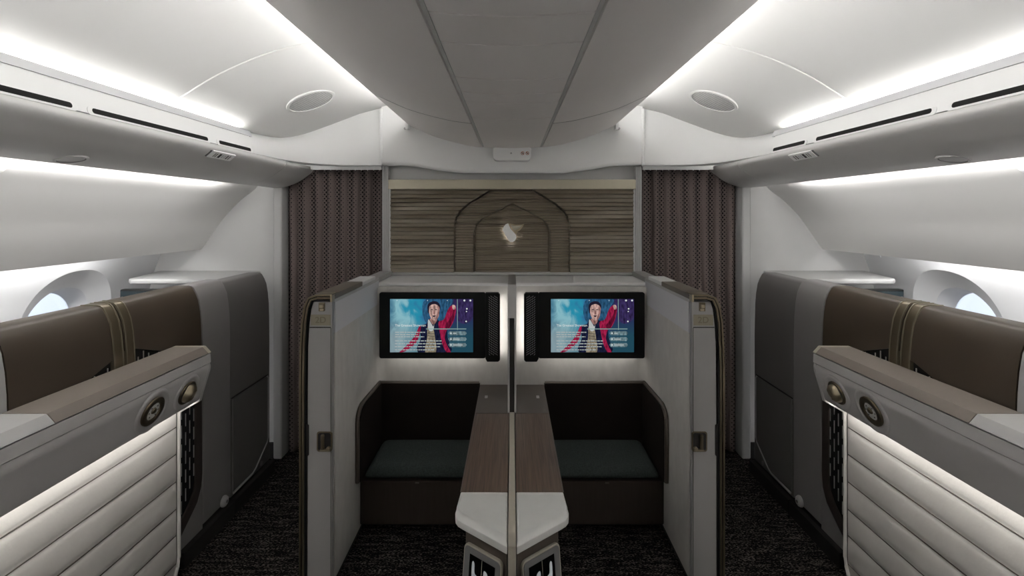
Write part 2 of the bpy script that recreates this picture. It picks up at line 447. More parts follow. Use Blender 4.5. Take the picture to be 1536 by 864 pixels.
for s,_ in SIDES:   # light bead edging the access panels
    MB(s).prism([(.187,2.150),(.197,2.150),(.200,2.158),(.187,2.158)],YB,3.19,'y').build('edge_bead', m_ceil, cr)
ysq=[YB,.4,1.065,1.25,1.57,1.76,1.90,2.22,3.205]
for a,b in zip(ysq,ysq[1:]):
    pts=[(-.186+.372*i/12, 2.150-.010*math.cos((i/12-.5)*PI)) for i in range(13)]
    pr=pts+[(.186,2.162),(-.186,2.162)]
    MB().prism(pr,a+.0035,b-.0035,'y').build('access_panel', m_crown, cr, smooth=True, angle=30, bevel=.0015)
for s,side in SIDES:
    MB(s).box(.688,.690,YB,3.05,2.319,2.333).build('led_strip', e_crown, cr)
    k=thing('ceiling_latch','small white latch at the %s end corner of the rounded centre ceiling panel'%side,'latch',(s*.70,3.23,2.29))
    MB(s).box(.690,.712,3.20,3.245,2.270,2.318).build('latch_body', m_slotf, k, bevel=.005)
    MB(s).lathe([(0,0),(.008,0),(.008,.012),(0,.014)],(.715,3.215,2.275),(0,-1,0),16).build('latch_pin', m_lgrey, k, smooth=True)
# seam of side ceiling panels
for s,side in SIDES:
    pth=[(x,2.05,z-.0005) for x,z in CE if .75<x<1.52]
    MB(s).tube(pth,.0045,8).build('trim_12' if s<0 else 'trim_13', m_ceil, smooth=True, kind='structure')

# passenger sign at the head of the centre panel
sg=thing('passenger_sign','white sign box with two small red no-smoking symbols above the centre bulkhead','sign',(0,3.2,2.06))
MB().prism(rrect(-.126,.126,2.058,2.156,.028),3.17,3.25,'y').build('sign_housing', m_slotf, sg, bevel=.006, seg=3)
for cx in (.070,.101):
    z0=2.106
    i=MB().lathe([(.0085,0),(.0115,0),(.0115,.0015),(.0085,.0015),(.0085,0)],(cx,3.1705,z0),(0,-1,0),24)
    i.add([(cx-.008,3.169,z0+.005),(cx-.005,3.169,z0+.008),(cx+.008,3.169,z0-.005),(cx+.005,3.169,z0-.008)],[(0,1,2,3)])
    i.build('no_smoking_symbol', m_orange, sg)
    MB().box(cx-.006,cx+.006,3.1688,3.1695,z0-.002,z0+.002).build('cigarette_mark', m_ink, sg)
MB().lathe([(0,0),(.006,0),(.006,.002),(0,.002)],(-.006,3.1705,2.106),(0,-1,0),16).build('indicator', m_lgrey, sg)

# ------------------------------------------------------------------ overhead bins
for s,side in SIDES:
    b=thing('overhead_bin','long white overhead bin with black air slots along the %s side'%side,'overhead bin',(s*1.5,1.0,1.88),'overhead bins')
    low=spl([(1.392,2.030),(1.3885,2.010),(1.400,1.992),(1.430,1.968),(1.482,1.932),(1.552,1.902),(1.610,1.889)],5)
    body=[(1.410,2.032)]+low+[(1.655,1.886),(1.66,1.90),(1.60,2.00),(1.55,2.032)]
    MB(s).prism(body,YB,2.948,'y').build('bin_door', m_bin, b, smooth=True, angle=32)
    MB(s).prism(body,2.953,YE,'y').build('end_fairing', m_bin, b, smooth=True, angle=32)
    MB(s).prism([(x+.002,z+.002) for x,z in body],2.94,2.96,'y').build('seam_strip', m_slotf, b, smooth=True, angle=32)
    MB(s).prism([(1.393,2.034),(1.4115,2.121),(1.45,2.121),(1.47,2.034)],YB,2.578,'y').build('slot_panel', m_slotf, b, smooth=True, angle=30)
    MB(s).prism([(1.407,2.121),(1.4185,2.152),(1.424,2.154),(1.428,2.150),(1.44,2.121)],YB,2.60,'y').build('cove_lip', m_lip, b, bevel=.001)
    MB(s).prism([(1.47,2.034),(1.55,2.034),(1.62,2.06),(1.62,2.065),(1.44,2.065)],YB,3.0,'y').build('cove_tray', m_slotf, b)
    MB(s).prism([(1.556,2.068),(1.582,2.096),(1.586,2.092),(1.560,2.064)],YB,3.02,'y').build('led_strip', e_cove, b)
    sl=Vector((.0185,0,.087)).normalized(); base=Vector((1.3955,0,2.046))
    for a,c in ((.72,1.521),(1.594,2.2),(2.285,2.562)):
        q=rrect(a,c,-.0090,.0090,.0085)
        def P(yy,zz,o): 
            p=base+sl*zz; return (p.x-o,yy,p.z)
        n=len(q)
        def slab(q,o0,o1):
            n=len(q); m=MB(s)
            m.add([P(y,z,o0) for y,z in q]+[P(y,z,o1) for y,z in q],[tuple(range(n)),tuple(range(2*n-1,n-1,-1))]+[(i,(i+1)%n,n+(i+1)%n,n+i) for i in range(n)])
            return m
        fr=slab(rrect(a-.018,c+.018,-.0165,.012,.012),-.004,.0018).build('slot_surround', m_slotf, b, bevel=.001)
        slab(q,-.003,.0024).build('air_slot', m_void, fr)
    # round light in the underside
    c=Vector((1.572,1.712,1.8975)); ax=Vector((-.22,0,-.975)).normalized()
    lg=MB(s).lathe([(.041,.003),(.045,.0040),(.049,.003),(.050,-.010)],c,ax,40).build('light_ring', m_bin, b, smooth=True)
    MB(s).lathe([(0,-.001),(.039,-.001),(.041,.003)],c,ax,40).build('lens', m_grey, lg, smooth=True)
    # placard with pictograms
    c=Vector((1.4075,2.325,1.9865)); tn=Vector((.62,0,-.52)).normalized(); nn=Vector((-.52,0,-.62)).normalized()*1
    nn=Vector((tn.z,0,-tn.x)).normalized(); 
    def slabc(y0,y1,t0,t1,o0,o1):
        m=MB(s); vs=[]
        for o in (o0,o1):
            for y,t in ((y0,t0),(y1,t0),(y1,t1),(y0,t1)):
                p=c+tn*t+nn*o; vs.append((p.x,y,p.z))
        return m.add(vs,[(0,1,2,3),(7,6,5,4),(0,1,5,4),(1,2,6,5),(2,3,7,6),(3,0,4,7)])
    pl=slabc(2.235,2.415,-.022,.022,-.006,.006).build('placard', m_plac, b, bevel=.002)
    slabc(2.222,2.229,-.020,.020,-.006,.004).build('placard_mark', m_ctrl, b)
    for y0,w_,t0,t1,mm in ((2.262,.006,-.012,.012,m_ctrl),(2.276,.006,-.012,.012,m_ctrl),(2.296,.016,-.013,.013,m_ink),(2.322,.010,-.010,.010,m_lip),(2.340,.010,-.010,.010,m_lip),(2.358,.010,-.012,.012,m_ctrl),(2.378,.007,-.012,.012,m_ctrl)):
        slabc(y0,y0+w_,t0,t1,.0055,.0068).build('pictogram', mm, pl)
    # strip lighting hidden over the sidewall panel and over the window
    MB(s).box(1.660,1.668,YB,2.93,1.905,1.925).build('wall_led_strip', e_side, b)
    pn=bpy.data.objects['trim_1' if s<0 else 'trim_2']
    MB(s).box(2.285,2.325,YB,2.80,1.552,1.558).build('led_strip', e_win, pn)
    # small hook on the sidewall panel
    hk=thing('wall_fitting','small oval white fitting on the %s curved sidewall panel at the frame edge'%side,'fitting',(s*1.80,1.68,1.84))
    MB(s).lathe([(0,.010),(.016,.009),(.022,.004),(.024,-.006)],(1.805,1.685,1.862),(-.62,0,-.78),24).build('fitting_cover', m_slotf, hk, smooth=True)
    MB(s).lathe([(0,.0125),(.008,.0115),(.009,.006)],(1.808,1.674,1.860),(-.62,0,-.78),16).build('fitting_lens', m_ctrl, hk, smooth=True)
    # ceiling speaker
    sp=thing('ceiling_speaker','round perforated speaker grille in the %s ceiling panel'%side,'speaker',(s*1.15,2.74,2.34),'ceiling speakers')
    xx=1.148; zc=ceil_z(xx); tx=Vector((.1,0,ceil_z(xx+.05)-ceil_z(xx-.05))).normalized(); ax=Vector((tx.z,0,-tx.x))
    c=Vector((xx,2.74,zc-.002))
    MB(s).lathe([(.122,-.004),(.122,.007),(.128,.008),(.138,.006),(.142,-.006)],c,ax,56).build('speaker_ring', m_ceil, sp, smooth=True)
    MB(s).lathe([(0,.006),(.06,.005),(.123,.003)],c,ax,56).build('speaker_mesh', m_mesh, sp, smooth=True)

# ------------------------------------------------------------------ curtains
for s,side in SIDES:
    mb=MB(s); nu,nv=200,36; uv=[]
    for j in range(nv+1):
        for i in range(nu+1):
            a=i/nu; z=.015+(2.045-.015)*j/nv; u=CU0+.008+(CU1-CU0-.016)*a
            ph=2*PI*NFOLD*a + .35*math.sin(3*z+4*a)
            amp=.016+.006*math.sin(7*a+1.3)
            mb.v.append((u+.004*math.sin(ph*2), 3.425+amp*math.cos(ph)+.004*math.sin(5*z+9*a), z)); uv.append((CU0+(CU1-CU0)*a, z))
    mb.f=[(j*(nu+1)+i,j*(nu+1)+i+1,(j+1)*(nu+1)+i+1,(j+1)*(nu+1)+i) for j in range(nv) for i in range(nu)]
    mb.uv=uv
    t=thing('curtain','dark mauve patterned curtain closing the aisle %s of the carved panel'%side,'curtain',(s*1.25,3.41,0),'aisle curtains')
    mb.build('drape', m_curt, t, smooth=True, solid=.003, angle=80)
    MB(s).box(CU0+.01,1.38,3.30,3.44,2.022,2.034).box(CU0+.01,1.38,3.29,3.30,2.008,2.034).build('curtain_rail', m_bulk, t)
    for k in range(10): MB(s).box(.93+.0432*k,.934+.0432*k,3.38,3.386,2.010,2.022).build('hook', m_slotf, t)

# ------------------------------------------------------------------ carved feature panel with emblem
fp=thing('carved_panel','taupe carved relief panel with nested pointed arches on the centre bulkhead','wall panel',(0,YE,1.3))
K=3.33/F
def pz(y): return H-(y-322)*K
cu_o=[100,215,280,340,400,855]; w_o=[200,390,466,509,526,526]
cu_i=[220,295,355,410,470,855]; w_i=[0,148,268,321,344,345]
ZT,ZBm=pz(283.5),pz(408); XW=.834
NX,NZ=300,560
xs=np.linspace(-XW,XW,NX+1); zs=np.linspace(ZBm,ZT,NZ+1)
X,Z=np.meshgrid(xs,zs)
C=(322-(Z-H)/K-270)*6.17
WO=np.interp(C,cu_o,w_o)*K/6.17; WI=np.where(C<220,-1,np.interp(C,cu_i,w_i))*K/6.17
reg=np.where(np.abs(X)<WI,2,np.where(np.abs(X)<WO,1,0))
rs=np.random.RandomState(3)
def noise2(X,Z,fx,fz,seed):
    r=np.random.RandomState(seed); o=np.zeros_like(X)
    for _ in range(7): o+=np.sin(X*fx*r.uniform(.4,1.3)+Z*fz*r.uniform(.5,1.4)*r.choice([-1,1])+r.uniform(0,6.28))
    return o/3.2
h=np.zeros_like(X)
for k,(per,amp,base,fx) in enumerate(((.0283,.0190,0,4),(.0190,.0130,.020,4),(.0125,.0075,.040,5))):
    ph=2*PI*Z/per+.09*noise2(X,Z,fx,9,11+k)
    tt_=(-ph/(2*PI))%1.0; saw=np.where(tt_<.84,(tt_/.84)**1.3,(1-tt_)/.16)
    rw=np.floor(Z/per); mod=np.clip(.70+.50*np.sin(X*(5+3*np.sin(rw*12.9))+rw*4.7)+.25*np.sin(X*11+rw*8.1),.38,1.15)
    h=np.where(reg==k, base-amp*saw*mod, h)
gap=np.minimum(np.abs(np.abs(X)-WO)+(C<95)*1.0,np.abs(np.abs(X)-WI)+(C<218)*1.0)
h=np.where(gap<np.where(C<300,.0075,.0040),h+.022,h)
Y=np.minimum(3.304+h,3.3475)
idx=np.arange((NX+1)*(NZ+1)).reshape(NZ+1,NX+1)
fr=np.maximum(np.maximum(reg[:-1,:-1],reg[1:,:-1]),np.maximum(reg[:-1,1:],reg[1:,1:]))
for k,nm in enumerate(('carved_field','arch_band','arch_niche')):
    jj,ii=np.where(fr==k)
    quads=np.stack([idx[jj,ii],idx[jj,ii+1],idx[jj+1,ii+1],idx[jj+1,ii]],1)
    u,inv=np.unique(quads,return_inverse=True); inv=inv.reshape(-1,4)
    vx=X.ravel()[u]; vy=Y.ravel()[u]; vz=Z.ravel()[u]
    mb=MB(); mb.v=list(zip(vx.tolist(),vy.tolist(),vz.tolist())); mb.f=[tuple(int(t) for t in q) for q in inv]
    mb.build(nm, m_carv, fp, smooth=True, angle=70)
MB().box(-.848,.848,3.286,3.35,pz(284),pz(270)).build('top_band', m_tgold, fp, bevel=.002)
MB().box(-.848,-.834,3.296,3.35,pz(409),pz(284)).box(.834,.848,3.296,3.35,pz(409),pz(284)).box(-.848,.848,3.296,3.35,pz(411),pz(408)).build('panel_frame', m_bulk, fp)
def E(c): return [((x-545)/6.17*K, H-(270+y/6.17-322)*K) for x,y in c]
eb=MB().prism(E([(510,400),(488,408),(468,430),(455,465),(472,490),(490,520),(505,548),(525,572),(550,574),(572,560),(586,535),(582,508),(560,485),(535,455),(522,430)]),3.316,3.330,'y').build('emblem', m_chrome, fp, bevel=.002)
eb.data.materials[0]=m_plac
MB().prism(E([(510,400),(540,404),(580,412),(620,412),(658,406),(646,432),(620,462),(596,478),(584,500),(560,480),(538,452),(524,428)]),3.312,3.326,'y').build('emblem_wing', m_gold, eb, bevel=.002)
MB().prism(E([(530,415),(570,422),(610,422),(640,418),(620,440),(596,455),(570,470),(548,448)]),3.3105,3.313,'y').build('emblem_feather', m_beige, eb, bevel=.001)
MB().prism(E([(500,420),(475,445),(470,468),(510,540),(535,562),(565,540),(570,515),(530,460)]),3.333,3.335,'y').build('halo_light', e_logo, eb)

# ------------------------------------------------------------------ centre suites
YW=2.94; ZW=1.282
mw=thing('monitor_wall','pale fabric wall with wide top ledge carrying the two screens','partition',(0,YW,0))
MB().box(-.93,.93,YW+.008,3.30,.02,1.262).build('wall_core', m_lgrey, mw, bevel=.006)
MB().box(-.935,.935,YW-.004,3.305,1.262,ZW).build('top_ledge', m_top, mw, bevel=.006, seg=3)
MB().box(-.815,.815,YW,YW+.008,.60,1.262).build('fabric_face', m_fabric, mw)

def screen_bg():
    m=bpy.data.materials.new('screen_backdrop'); m.use_nodes=True
    N=m.node_tree.nodes; L=m.node_tree.links; N.clear()
    o=N.new('ShaderNodeOutputMaterial'); e=N.new('ShaderNodeEmission'); tc=N.new('ShaderNodeTexCoord')
    sp=N.new('ShaderNodeSeparateXYZ'); L.new(tc.outputs['Generated'],sp.inputs[0])
    mp=N.new('ShaderNodeMapping'); mp.inputs['Scale'].default_value=(8,1,3.2); L.new(tc.outputs['Generated'],mp.inputs[0])
    nz=N.new('ShaderNodeTexNoise'); nz.inputs['Scale'].default_value=1; nz.inputs['Detail'].default_value=5; nz.inputs['Distortion'].default_value=.8
    L.new(mp.outputs[0],nz.inputs[0])
    a=N.new('ShaderNodeMath'); a.operation='MULTIPLY_ADD'; a.inputs[1].default_value=.55; L.new(nz.outputs[0],a.inputs[0]); L.new(sp.outputs[0],a.inputs[2])
    cr=N.new('ShaderNodeValToRGB'); cr.color_ramp.interpolation='EASE'
    while len(cr.color_ramp.elements)<6: cr.color_ramp.elements.new(.5)
    for el,(p,c) in zip(cr.color_ramp.elements,((.25,(.05,.16,.24)),(.42,(.22,.44,.50)),(.56,(.02,.24,.36)),(.82,(.03,.11,.26)),(1.05 if False else .98,(.035,.02,.10)),(1.0,(.02,.03,.09)))):
        el.position=p; el.color=(*c,1)
    L.new(a.outputs[0],cr.inputs[0])
    mx=N.new('ShaderNodeMix'); mx.data_type='RGBA'; mr=N.new('ShaderNodeMapRange')
    mr.inputs[1].default_value=.62; mr.inputs[2].default_value=.30; mr.inputs[3].default_value=0; mr.inputs[4].default_value=.75
    L.new(sp.outputs[2],mr.inputs[0]); L.new(mr.outputs[0],mx.inputs[0]); L.new(cr.outputs[0],mx.inputs[6])
    c2=N.new('ShaderNodeValToRGB'); c2.color_ramp.elements[0].color=(.24,.31,.33,1); c2.color_ramp.elements[1].color=(.012,.07,.09,1)
    c2.color_ramp.elements[0].position=.1; c2.color_ramp.elements[1].position=.62
    L.new(sp.outputs[0],c2.inputs[0]); L.new(c2.outputs[0],mx.inputs[7])
    L.new(mx.outputs[2],e.inputs[0]); e.inputs[1].default_value=.68; L.new(e.outputs[0],o.inputs[0])
    return m
m_bg=screen_bg()
def scr(name,c):
    m=emis(name,c,.7); N=m.node_tree.nodes; L=m.node_tree.links
    tc=N.new('ShaderNodeTexCoord'); nz=N.new('ShaderNodeTexNoise'); nz.inputs['Scale'].default_value=75; nz.inputs['Detail'].default_value=4
    mp=N.new('ShaderNodeMapping'); mp.inputs['Scale'].default_value=(1.2,1,.45); mp.inputs['Rotation'].default_value=(0,.5,0)
    mr=N.new('ShaderNodeMapRange'); mr.inputs[1].default_value=.3; mr.inputs[2].default_value=.7; mr.inputs[3].default_value=.28; mr.inputs[4].default_value=1.15
    L.new(tc.outputs['Object'],mp.inputs[0]); L.new(mp.outputs[0],nz.inputs[0]); L.new(nz.outputs[0],mr.inputs[0]); L.new(mr.outputs[0],N['Emission'].inputs[1]); return m
s_col={k:(scr if k not in ('white','pale','shirt','hair','line') else lambda n,c:emis(n,c,.72))('scr_'+k,c) for k,c in dict(skin=(.42,.27,.24),skin2=(.24,.13,.12),hair=(.012,.010,.022),red=(.24,.010,.045),red2=(.09,.005,.022),navy=(.008,.010,.030),vest=(.21,.18,.13),vest2=(.08,.07,.06),shirt=(.40,.42,.42),white=(.62,.66,.66),pale=(.34,.38,.38),btn=(.11,.17,.19),line=(.20,.30,.30),dark=(.006,.012,.02),blue=(.02,.075,.15),purple=(.030,.020,.075)).items()}
def smoothpoly(c,n=4):
    P=[Vector(p) for p in c]; m=len(P); out=[]
    for i in range(m):
        a,b,cc,d=P[i-1],P[i],P[(i+1)%m],P[(i+2)%m]
        for k in range(n):
            t=k/n; out.append(tuple(.5*((2*b)+(cc-a)*t+(2*a-5*b+4*cc-d)*t*t+(3*b-a-3*cc+d)*t**3)))
    return out
for s,side in SIDES:
    YF=2.862
    kk=YF/F
    tv=thing('seat_monitor','black seat monitor with a performer picture on screen, %s of the centre divider'%side,'monitor',(s*.43,YW,.84),'seat monitors')
    # black frame; mirrored so the loudspeaker sits by the divider
    MB(s).prism(rrect(.158,.792,.842,1.236,.012),YF,YF+.022,'y').build('screen_frame', m_bezel, tv, bevel=.003)
    MB(s).prism(rrect(.262,.712,.872,1.206,.02),YF+.022,YW-.001,'y').build('wall_mount', m_black, tv)
    sb=MB(s).prism([(.158,1.236),(.158,.845),(.148,.826),(.082,.826),(.0715,.836),(.0715,1.225),(.082,1.236)],YF-.014,YF+.022,'y').build('speaker_housing', m_bezel, tv, bevel=.003)
    z=.865; row=0; cnt=0
    while z<1.205:
        for cnum in range(5):
            x=.086+.011*cnum; zz=z+(.006 if cnum%2 else 0)
            mm=MB(s).add([(x,YF-.016,zz),(x+.0075,YF-.016,zz+.008),(x+.0075,YF-.016,zz+.0115),(x,YF-.016,zz+.0035),
                       (x,YF-.013,zz),(x+.0075,YF-.013,zz+.008),(x+.0075,YF-.013,zz+.0115),(x,YF-.013,zz+.0035)],[(0,1,2,3),(4,5,6,7),(0,1,5,4),(1,2,6,5),(2,3,7,6),(3,0,4,7)])
            if cnt==0: sm=mm
            else: sm.add(mm.v,mm.f)
            cnt+=1
        z+=.0135
    sm.build('speaker_grille', m_lgrey, sb)
    # screen face: laid out left to right on both monitors alike
    x0 = -.727 if s<0 else .232; SW=.495; SH=.317; zt=1.197
    def S(u,v): return (x0+SW*(u-155)/930.0, zt-SH*(v-125)/593.0)      # u,v in close-up units
    scr=MB().box(x0,x0+SW,YF-.0016,YF+.004,zt-SH,zt).build('screen', m_bg, tv)
    lay=[0]
    def poly(c,mk,name,sm=True,cl=True):
        lay[0]+=1
        pts=[(min(max(u,155),1085),min(max(v,125),718)) for u,v in (smoothpoly(c) if sm else c)]
        y=YF-.0018-.00012*lay[0]; n=len(pts)
        q=[S(*p) for p in pts]
        MB().add([(a,y,b) for a,b in q],[tuple(range(n))]).build(name, s_col[mk], scr)
    poly([(560,125),(850,125),(800,250),(760,420),(600,420),(520,300)],'blue','backdrop_drape')
    poly([(870,125),(1010,125),(1085,140),(1085,330),(980,400),(900,330)],'purple','backdrop_shade')
    poly([(905,125),(912,125),(914,470),(908,470)],'line','backdrop_cord',False)
    poly([(600,340),(720,370),(790,400),(800,560),(830,718),(470,718),(500,560),(480,430),(560,400)],'navy','coat_lining')
    poly([(480,430),(500,440),(480,540),(440,620),(330,705),(260,718),(290,690),(380,600),(440,520)],'red','coat_sleeve')
    poly([(700,380),(760,350),(800,250),(840,200),(885,195),(892,260),(870,360),(830,440),(790,470),(770,560),(800,650),(835,718),(790,718),(740,620),(710,480)],'red','coat_front')
    poly([(770,420),(800,380),(850,300),(870,220),(880,240),(868,340),(828,430),(790,462)],'red2','coat_fold')
    poly([(575,430),(600,470),(640,460),(660,560),(668,718),(550,718),(570,560)],'vest','waistcoat')
    for k in range(7): poly([(575,500+k*30),(655,510+k*30),(655,516+k*30),(575,506+k*30)],'vest2','waistcoat_stripe',False)
    poly([(585,350),(620,400),(640,430),(650,400),(640,470),(600,480),(580,430)],'shirt','collar')
    poly([(600,345),(680,345),(660,400),(630,405)],'skin2','neck')
    poly([(592,205),(600,185),(640,172),(690,180),(710,215),(708,270),(695,330),(660,362),(630,355),(602,310),(592,260)],'skin','face')
    poly([(690,200),(710,220),(708,270),(695,330),(665,360),(680,300),(690,250)],'skin2','face_shade')
    poly([(582,280),(575,210),(590,170),(640,148),(690,158),(718,200),(716,240),(702,205),(660,180),(615,190),(596,215),(592,270)],'hair','hair')
    for c in ([(612,238),(634,236),(634,244),(612,246)],[(660,238),(684,240),(684,247),(660,245)],[(630,308),(668,306),(660,322),(638,322)]): poly(c,'hair','face_feature',False)
    poly([(644,250),(652,250),(660,288),(640,290)],'skin2','nose')
    poly([(850,195),(870,188),(888,205),(885,235),(862,238)],'skin','raised_hand')
    poly([(560,452),(1010,452),(1010,461),(560,461)],'line','menu_rule',False)
    for k in range(3):
        v=482+k*65
        poly([(p[0],p[1]) for p in [(825,v),(1000,v),(1015,v+22),(1000,v+45),(825,v+45),(808,v+22)]],'btn','menu_button',False)
        poly([(838-9,v+22),(838,v+13),(847,v+22),(838,v+31)],'white','button_icon')
        poly([(862,v+16),(900+k*35 if k<2 else 970,v+16),(900+k*35 if k<2 else 970,v+29),(862,v+29)],'pale','button_caption',False)
    for v,u1,mk in ((493,550,'pale'),(518,470,'pale'),(542,540,'pale'),(587,735,'pale'),(618,740,'pale'),(650,720,'pale'),(684,660,'pale')):
        # broken strokes: lines of small print too small to read
        rr=random.Random(v); u=215
        while u<u1:
            w=rr.uniform(14,48); e=min(u+w,u1)
            poly([(u,v-5),(e,v-5),(e,v+5),(u,v+5)],mk,'small_print',False); u=e+rr.uniform(5,9)
    for cx,cy_,r in ((990,136,11),(1057,136,11),(1018,228,9),(1014,258,7),(1010,368,9),(240,136,5),(580,136,5),(800,136,5)):
        poly([(cx-r,cy_),(cx,cy_-r),(cx+r,cy_),(cx,cy_+r)],'white','menu_icon')
    a,b=S(215,415)
    text('The Greatest Showman',.0190,(a,YF-.0115,b),s_col['white'],scr,'film_title',ext=.0002)
    # soft lighting strips tucked behind the monitor
    MB(s).box(.078,.084,YF+.032,YF+.042,.85,1.20).build('led_strip', e_tv, tv)
    MB(s).box(.20,.74,YF+.026,YF+.036,.847,.851).build('led_strip', e_tvlow, tv)
    MB(s).box(.075,.11,YF+.022,YF+.030,.85,1.21).build('led_carrier', m_black, tv)

    # ---------------- side wall of the suite
    w=thing('suite_wall','pale suite side wall with brown capping and bronze edge, on the %s'%side,'partition',(s*.87,2.55,0),'centre suite side walls')
    MB(s).prism([(.824,.02),(.824,1.312),(.905,1.312),(.925,1.25),(.936,1.1),(.938,.02)],2.20,3.30,'y').build('wall_body', m_post, w, smooth=True, angle=30)
    MB(s).box(.817,.824,2.215,2.952,.02,1.155).build('fabric_lining', m_fabric, w)
    MB(s).prism([(2.215,1.155),(2.94,1.155),(2.94,1.300),(2.215,1.300)],.815,.824,'x').build('upper_lining', m_fabricu, w)
    MB(s).box(.813,.824,2.20,2.94,1.296,1.312).build('lining_rail', m_lgrey, w, bevel=.002)
    # cove in the corner
    cpts=[(.8165,2.9405)]+[(.817-.06*(1-math.sin(t)),2.94-.06*(1-math.cos(t))) for t in [PI/2*i/8 for i in range(9)]]
    MB(s).prism([(.8172,2.9402)]+[(.817-.05+.05*math.sin(t),2.94-.05+.05*math.cos(t)) for t in [PI/2*i/8 for i in range(9)]],.69,1.258,'z').build('corner_cove', m_fabric, w, smooth=True)
    MB(s).box(.812,.905,2.20,2.61,1.312,1.337).build('brown_cap', m_capbr, w, bevel=.003)
    MB(s).box(.812,.908,2.612,2.86,1.312,1.334).build('white_cap', m_top, w, bevel=.004)
    # front post
    pf=[(.8165,.03),(.8165,1.305),(.902,1.305),(.912,1.27),(.921,1.20),(.926,1.1),(.928,.9),(.930,.03)]
    MB(s).prism(pf,2.180,2.20,'y').build('end_post', m_post, w, bevel=.0015)
    # bronze edge: two bands hugging the top and outer side
    def band(o0,o1,y0,y1):
        path=[(.812,1.309),(.880,1.309),(.900,1.304),(.912,1.275),(.922,1.21),(.928,1.1),(.930,.9),(.931,.03)]
        out=[]; 
        def off(o):
            r=[]
            for i,(x,z) in enumerate(path):
                a=Vector(path[max(i-1,0)]); b_=Vector(path[min(i+1,len(path)-1)]); t=(b_-a).normalized(); r.append((x-t.y*o,z+t.x*o))
            return r
        A=off(o0); B=off(o1)
        m=MB(s); n=len(A)
        vs=[(x,y0,z) for x,z in A]+[(x,y0,z) for x,z in B]+[(x,y1,z) for x,z in A]+[(x,y1,z) for x,z in B]
        fs=[]
        for i in range(n-1):
            fs+=[(i,i+1,n+i+1,n+i),(2*n+i,2*n+i+1,3*n+i+1,3*n+i),(i,i+1,2*n+i+1,2*n+i),(n+i,n+i+1,3*n+i+1,3*n+i)]
        fs+=[(0,n,3*n,2*n),(n-1,2*n-1,4*n-1,3*n-1)]
        return m.add(vs,fs)
    band(.003,.009,2.172,2.20).build('edge_groove', m_void, w)
    band(.009,.018,2.166,2.21).build('inner_edge_trim', m_golddk, w, smooth=True, bevel=.0015)
    band(.018,.022,2.174,2.21).build('edge_groove', m_void, w)
    band(.022,.031,2.166,2.24).build('outer_edge_trim', m_golddk, w, smooth=True, bevel=.0015)
    MB(s).box(.811,.821,2.163,2.20,1.305,1.338).build('trim_end', m_gold, w, bevel=.003)
    # coat hook
    hk=MB(s).prism(rrect(.849,.876,1.262,1.302,.003),2.174,2.182,'y').build('hook_recess', m_golddk, w)
    MB(s).prism(rrect(.853,.870,1.279,1.292,.002),2.164,2.178,'y').build('coat_hook', m_gold, hk, bevel=.002)
    MB(s).prism(rrect(.853,.870,1.264,1.274,.002),2.170,2.178,'y').build('hook_base', m_gold, hk, bevel=.002)
    # seat number plate
    pt=MB(s).box(.824,.913,2.1775,2.182,1.197,1.246).build('seat_number_plate', m_text, w, bevel=.001)
    text('2D',.040,(s*.868,2.1772,1.221),m_tdark,pt,'seat_number',ext=.0006,align='CENTER',bold=.0006)
    MB(s).box(.823,.919,2.1785,2.182,1.186,1.190).build('post_seam', m_rubber, w)
    MB(s).box(.8215,.8235,2.1785,2.182,.04,1.186).build('post_seam', m_rubber, w)
    # latch recess wrapping round the inner corner
    lt=MB(s).prism(rrect(.8158,.886,.624,.716,.012),2.177,2.186,'y').build('latch_plate', m_golddk, w, bevel=.001)
    MB(s).prism(rrect(.822,.880,.631,.710,.010),2.1760,2.180,'y').build('latch_recess', m_rubber, lt)
    MB(s).box(.849,.866,2.166,2.180,.636,.706).build('latch_handle', m_golddk, lt, bevel=.006, seg=3)
    MB(s).lathe([(0,0),(.009,0),(.009,.02),(0,.022)],(.830,2.182,.642),(0,-1,0),20).box(.822,.868,2.166,2.178,.632,.639).build('latch_catch', m_gold, lt, smooth=True)
    MB(s).prism([(.930,.03),(.930,.600),(.922,.61),(.922,.745),(.930,.75),(.934,.75),(.934,.03)],2.1765,2.181,'y').build('post_notch', m_rubber, w)
    MB(s).box(.818,.94,2.17,3.3,0,.022).build('foot_track', m_rubber, w)

    # ---------------- ottoman in its dark surround
    ot=thing('ottoman','low ottoman with teal cushion in a dark brown surround, %s of the console'%side,'ottoman',(s*.5,2.75,0),'ottomans')
    T=.018
    bk=MB(s).prism(rrect(.196,.816,.10,.672,.004),2.918,2.9395,'y').build('surround_back', m_surr, ot)
    sp_=[(2.93,.10)]+[(2.93,.672)]+[(2.60,.682)]+[(2.535+.0,.676),(2.513,.655),(2.508,.62)]+[(2.508,.10)]
    sp_=[(2.93,.30),(2.93,.674),(2.62,.682),(2.56,.676),(2.525,.655),(2.508,.615),(2.508,.300)]
    MB(s).prism(sp_,.793,.8165,'x').build('surround_side', m_surr, ot, bevel=.003)
    rim=spl([(2.93,.677),(2.62,.685),(2.56,.679),(2.523,.657),(2.505,.615),(2.505,.45),(2.505,.302)],5)
    MB(s).tube([(.806,y,z) for y,z in rim],.011,10).build('surround_rim', m_rim, ot, smooth=True)
    MB(s).tube([(.20,2.928,.674),(.80,2.928,.676)],.010,10).build('surround_rim', m_rim, ot, smooth=True)
    MB(s).box(.196,.8165,2.577,2.918,.035,.268).build('ottoman_base', m_ottb, ot, bevel=.006)
    MB(s).box(.20,.81,2.63,2.90,0,.036).build('plinth', m_rubber, ot)
